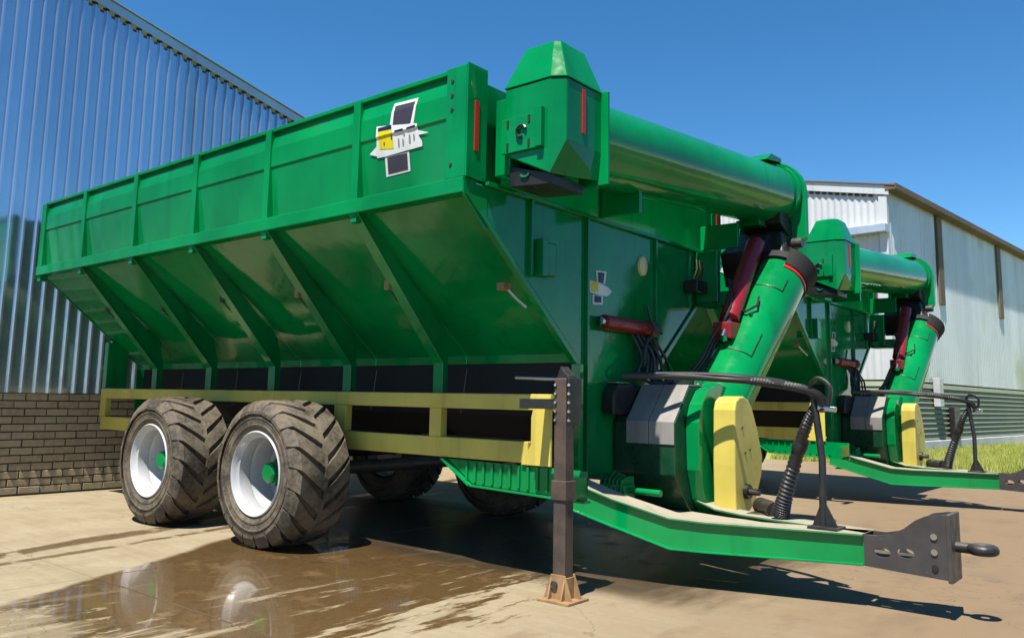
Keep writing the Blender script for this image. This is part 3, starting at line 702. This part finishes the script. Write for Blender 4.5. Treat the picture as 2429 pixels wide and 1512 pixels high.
# printed marks
def sticker(name, poly, mat, off):
    """flat print that follows the folded side sheet"""
    zs = [2.785, 2.80, 2.94]
    bm = bmesh.new(); vs_ = [bm.verts.new((a, 0, b)) for a, b in poly]; bm.faces.new(vs_)
    for zc in zs:
        bmesh.ops.bisect_plane(bm, geom=bm.verts[:] + bm.edges[:] + bm.faces[:], plane_co=(0, 0, zc), plane_no=(0, 0, 1))
    for v in bm.verts: v.co.y = panel_y(v.co.z) - off
    bmesh.ops.triangulate(bm, faces=bm.faces[:])
    me = bpy.data.meshes.new(name); bm.to_mesh(me); bm.free(); me.materials.append(mat)
    o = bpy.data.objects.new(name, me); COL.objects.link(o); o.parent = cart; return o
BIG = [('w', [(-0.652, 3.001), (-0.428, 2.991), (-0.457, 2.816), (-0.678, 2.852)], 'print_white', .003),
       ('d', [(-0.635, 2.98), (-0.449, 2.971), (-0.485, 2.826), (-0.648, 2.853)], 'print_dark', .005),
       ('w', [(-0.8, 2.872), (-0.42, 2.818), (-0.418, 2.775), (-0.324, 2.743), (-0.416, 2.744), (-0.386, 2.699), (-0.385, 2.668), (-0.498, 2.666), (-0.736, 2.661), (-0.804, 2.664), (-0.806, 2.675), (-0.878, 2.701), (-0.808, 2.74)], 'print_white', .007),
       ('n', [(-0.784, 2.857), (-0.656, 2.856), (-0.654, 2.826), (-0.783, 2.835)], 'print_navy', .009),
       ('y', [(-0.784, 2.831), (-0.651, 2.823), (-0.644, 2.699), (-0.779, 2.718)], 'print_yellow', .009),
       ('n', [(-0.626, 2.811), (-0.546, 2.81), (-0.545, 2.795), (-0.625, 2.797)], 'print_navy', .009),
       ('n', [(-0.514, 2.808), (-0.436, 2.812), (-0.436, 2.796), (-0.513, 2.796)], 'print_navy', .009),
       ('w', [(-0.736, 2.661), (-0.509, 2.658), (-0.503, 2.531), (-0.728, 2.528)], 'print_white', .003),
       ('d', [(-0.712, 2.654), (-0.526, 2.651), (-0.523, 2.545), (-0.707, 2.543)], 'print_dark', .005)]
for (a, b, w_, h_) in ((-.665, 2.775, .012, .03), (-.735, 2.745, .01, .022), (-.55, 2.775, .014, .014), (-.60, 2.73, .012, .05), (-.56, 2.725, .012, .04), (-.50, 2.735, .014, .05), (-.46, 2.74, .012, .035)):
    BIG.append(('m', [(a, b + h_ / 2), (a + w_, b + h_ / 2), (a + w_, b - h_ / 2), (a, b - h_ / 2)], 'print_dark' if a < -.64 else 'grey_plate', .011))
for k, p, m, off in BIG: sticker('emblem', p, MAT[m], off)
def sticker_x(poly, mat, off):
    me = bpy.data.meshes.new('emblem'); me.from_pydata([(off, a, b) for a, b in poly], [], [tuple(range(len(poly)))]); me.materials.append(mat)
    o = bpy.data.objects.new('emblem', me); COL.objects.link(o); o.parent = cart
SMALL = [([(-0.313, 2.032), (-0.174, 2.04), (-0.196, 1.947), (-0.303, 1.949)], 'print_white', .003), ([(-0.291, 2.022), (-0.204, 2.027), (-0.218, 1.950), (-0.286, 1.950)], 'print_navy', .005),
         ([(-0.404, 1.954), (-0.277, 1.947), (-0.169, 1.93), (-0.109, 1.902), (-0.15, 1.872), (-0.173, 1.86), (-0.267, 1.857), (-0.381, 1.864), (-0.424, 1.881), (-0.399, 1.899)], 'print_white', .007),
         ([(-0.386, 1.946), (-0.29, 1.948), (-0.29, 1.882), (-0.381, 1.871)], 'print_yellow', .009),
         ([(-0.355, 1.856), (-0.223, 1.856), (-0.222, 1.795), (-0.355, 1.784)], 'print_white', .003), ([(-0.333, 1.850), (-0.245, 1.852), (-0.245, 1.808), (-0.333, 1.801)], 'print_navy', .005)]
for p, m, off in SMALL: sticker_x(p, MAT[m], off)

tag(cart, 'large green and yellow grain cart nearest the camera, backed up to the ribbed shed', 'grain cart', 'grain carts parked side by side')
cart2 = copy_tree(cart); cart2.location = (-.268, 5.76, 0)
for ch in list(cart2.children):
    if ch.name.split('.')[0] in ('jack_leg', 'jack_sleeve', 'jack_foot', 'jack_gusset', 'jack_pin', 'jack_head', 'jack_crank', 'jack_bracket', 'jack_bolt', 'jack_mount'): bpy.data.objects.remove(ch)
tag(cart2, 'grain cart parked behind the nearest one, mostly hidden, only its front end showing', 'grain cart')

# ------------------------------------------------------------------ left shed (gable wall behind the carts)
XW = -6.54
shed = empty('ribbed_shed', (XW, 0, 0))
tag(shed, 'tall galvanised shed with ribbed sheeting above a brown brick base, at the left', 'shed')
def zrake(y): return 5.70 - .2335 * (y + 1.30)
pitch = .1365
def rib_sheet(name, y_start, ribs, z0, ztop, mat, parent, d=.048, ox=0):
    m = MB()
    prof = []
    for k in range(ribs):
        y = y_start + k * pitch
        prof += [(y, 0), (y + .088, 0), (y + .101, d), (y + .121, d), (y + .134, 0)]
    prof.append((y_start + ribs * pitch, 0))
    lo = [(ox + b, a, z0) for a, b in prof]; hi = [(ox + b, a, ztop(a)) for a, b in prof]
    m.rings([lo, hi], False, False, False)
    return m.build(name, mat, parent, merge=False)
yy = -8.0; k = 0
while yy < 9.0:
    rib_sheet('cladding_sheet', yy, 5, 1.085 + random.uniform(-.006, .006), lambda q: zrake(q) - .01, MAT['galv'], shed, ox=random.uniform(.0, .003)).location.x = 0
    yy += 5 * pitch; k += 1
# barge flashing and roof edge following the rake
def rake_bar(y0, y1, x0, x1, a, b, name, mat):
    MB().hexa([(x0, y0, zrake(y0) + a), (x1, y0, zrake(y0) + a), (x1, y0, zrake(y0) + b), (x0, y0, zrake(y0) + b)],
              [(x0, y1, zrake(y1) + a), (x1, y1, zrake(y1) + a), (x1, y1, zrake(y1) + b), (x0, y1, zrake(y1) + b)]).build(name, mat, shed, .004)
rake_bar(-8, 9.2, .036, .060, .015, .135, 'barge_flashing', MAT['galv_flash'])
rake_bar(-8, 9.2, -.4, .085, .137, .152, 'roof_edge', MAT['galv_flash'])
rake_bar(-8, 9.2, -6, -.41, .10, .14, 'roof', MAT['galv_flash'])
for k in range(46):
    y = -3.4 + k * pitch
    MB().box(.036, .046, y - .035, y + .035, zrake(y) - .016, zrake(y) + .013).build('foam_closure', MAT['dark'], shed)
MB().box(-.20, -.085, -8, 9, -.02, 1.10).build('brick_backing', MAT['mortar'], shed)
bw, bh, jt = .215, .068, .012
bme = MB().box(-bw / 2, bw / 2, 0, 0, 0, 0)
bm_ = MB().box(-.05, .0, -bw / 2, bw / 2, -bh / 2, bh / 2).build('brick', MAT['brick'], shed, .004)
first = True; rows = 13; rh = 1.085 / rows
n_b = 0
for r in range(rows):
    for cidx in range(23):
        y = -2.55 + cidx * (bw + jt) + (.5 * (bw + jt) if r % 2 else 0)
        o = bm_ if first else bm_.copy()
        if not first: COL.objects.link(o)
        first = False; n_b += 1
        o.location = (-.052 + random.uniform(-.004, .003), y + random.uniform(-.003, .003), (r + .5) * rh)
        o.rotation_euler = (random.uniform(-.006, .006), 0, random.uniform(-.012, .012))
        o.scale = (1, 1, (rh - jt) / bh)
for (ya, yb) in ((-8, -2.70), (2.72, 9)):
    MB().box(-.10, -.06, ya, yb, -.01, 1.08).build('brickwork', MAT['brick'], shed)

# ------------------------------------------------------------------ right shed
rot = R(5)
shed2 = empty('weathered_shed', (-2.44, 16.42, 0)); shed2.rotation_euler = (0, 0, -rot)
tag(shed2, 'weathered pale steel shed at the right with brown roof edge and low slatted base', 'shed')
# local axes: +y along the side wall (away), +x out of the side wall, gable wall faces -y
EAVE = 6.60
def corr(m, along, n, p0, z0, zt, pitch_, amp):
    lo = []; hi = []
    for k in range(n * 4 + 1):
        u = p0 + k * pitch_ / 4; d = (0, amp, 0, -amp)[k % 4]
        if along == 'y': lo.append((d, u, z0)); hi.append((d, u, zt(u)))
        else: lo.append((u, -d, z0)); hi.append((u, -d, zt(u)))
    return m.rings([lo, hi], False, False, False)
for k in range(10):
    corr(MB(), 'y', 14, .02 + k * 14 * .17, 1.78, lambda u: EAVE - .02, .17, .018).build('side_sheet', MAT['galv_old'], shed2, 0, 60, merge=False).location.x = .002 * (k % 2)
gz = lambda u: EAVE - .10 - .215 * u
for k in range(6):
    corr(MB(), 'x', 7, -.10 - (k + 1) * 7 * .17, 1.78, lambda u: gz(u), .17, .02).build('gable_sheet', MAT['sheet_pale'], shed2, 0, 60, merge=False).location.y = -.02 - .002 * (k % 2)
def grake(x0, x1, y0, y1, a, b, name, mat, bev=.004):
    MB().hexa([(x0, y0, gz(x0) + a), (x0, y1, gz(x0) + a), (x0, y1, gz(x0) + b), (x0, y0, gz(x0) + b)], [(x1, y0, gz(x1) + a), (x1, y1, gz(x1) + a), (x1, y1, gz(x1) + b), (x1, y0, gz(x1) + b)]).build(name, mat, shed2, bev)
grake(-8, .10, -.10, -.05, -.14, .10, 'gable_flashing', MAT['sheet_pale'])
grake(-8, .27, -.14, 26, .102, .14, 'roof', MAT['roof'])
for k in range(24):
    x = -.35 - k * .17
    MB().box(x - .05, x + .05, -.075, -.045, gz(x) - .21, gz(x) - .142).build('sheet_end_gap', MAT['dark'], shed2)
MB().box(.02, .285, -.12, 26, EAVE - .14, EAVE + .02).build('eave_fascia', MAT['roof'], shed2, .01)
MB().box(-7.5, .06, -.30, -.05, 5.40, 5.60).build('gable_canopy', MAT['galv_flash'], shed2, .01)
MB().box(-.16, .04, -.075, .06, 1.5, EAVE - .25).build('corner_trim', MAT['sheet_pale'], shed2, .005)
for (y, z0, z1) in ((3.75, 3.95, 6.45), (9.6, 4.05, 6.45), (15.6, 4.05, 6.45)):
    MB().box(.02, .075, y - .20, y + .20, z0, z1).build('pilaster', MAT['roof'], shed2, .01)
for k in range(11):
    z = .30 + k * .132
    MB().prism([(-.02, z), (.06, z), (.02, z + .118), (-.02, z + .118)], 'y', .0, 24).build('base_slat', MAT['louvre'], shed2)
for k in range(11):
    z = .30 + k * .132
    MB().prism([(-.02, z), (-.06, z), (-.02, z + .118), (.02, z + .118)][::-1], 'x', -8, -.05).build('base_slat', MAT['louvre'], shed2)
MB().box(-.4, .16, -.1, 24, -.03, .28).build('plinth', MAT['sheet_pale'], shed2, .02)
MB().box(-8, -.2, .1, 24, -.03, 1.9).build('inner_wall', MAT['louvre'], shed2)
MB().box(-8, -.12, .12, 24, 1.8, 6.2).build('inner_frame', MAT['dark'], shed2)
MB().box(.08, .24, 2.55, 2.85, 1.15, 1.90).build('white_box', MAT['white'], shed2, .01)
MB().box(.08, .22, 3.7, 4.2, .30, 1.15).build('meter_box', MAT['black'], shed2, .02)

# ------------------------------------------------------------------ belt of trees across the yard (mirrored in the wall sheets)
random.seed(11)
wm = MB()
for k in range(15):
    cx, cy = random.uniform(26, 30), 1.0 + k * 1.75 + random.uniform(-.5, .5); hh = random.uniform(7.6, 9.8); rx = random.uniform(1.5, 2.2)
    wm.cyl((cx, cy, -.05), (cx + random.uniform(-.3, .3), cy, hh * .7), .22, .08, n=7)
    for q in range(1100):
        th = random.uniform(0, 6.283); u = random.uniform(-1, 1); rr = random.uniform(.55, 1.05) * (1 + .25 * math.sin(3 * th + k) * math.cos(4 * u))
        p = Vector((cx + rx * rr * math.sqrt(1 - u * u) * math.cos(th), cy + rx * rr * math.sqrt(1 - u * u) * math.sin(th), hh * .55 + hh * .45 * rr * u))
        d1 = Vector((random.uniform(-1, 1), random.uniform(-1, 1), random.uniform(-1, 1))) * .32; d2 = Vector((random.uniform(-1, 1), random.uniform(-1, 1), random.uniform(-1, 1))) * .32
        wm.add([p, p + d1, p + d1 * .5 + d2], [(0, 1, 2)])
tag(wm.build('tree_belt', MAT['foliage'], merge=False), 'dark belt of trees across the yard, seen only as a dark mirror image in the ribbed wall', 'trees', kind='stuff')

# ------------------------------------------------------------------ grass
random.seed(3)
gm = MB()
for k in range(60000):
    y = 12.0 + 13 * random.random() ** 1.2; x = random.uniform(-3.8, 4.0)
    h = random.uniform(.06, .17); a = random.uniform(0, 6.283); wd = random.uniform(.006, .012)
    dx, dy = math.cos(a) * wd, math.sin(a) * wd; lx, ly = random.uniform(-.05, .05), random.uniform(-.05, .05)
    gm.add([(x - dx, y - dy, -.03), (x + dx, y + dy, -.03), (x + lx, y + ly, h)], [(0, 1, 2)])
tag(gm.build('grass', MAT['grass'], merge=False), 'yellow green grass between the yard and the weathered shed', 'grass', kind='stuff')
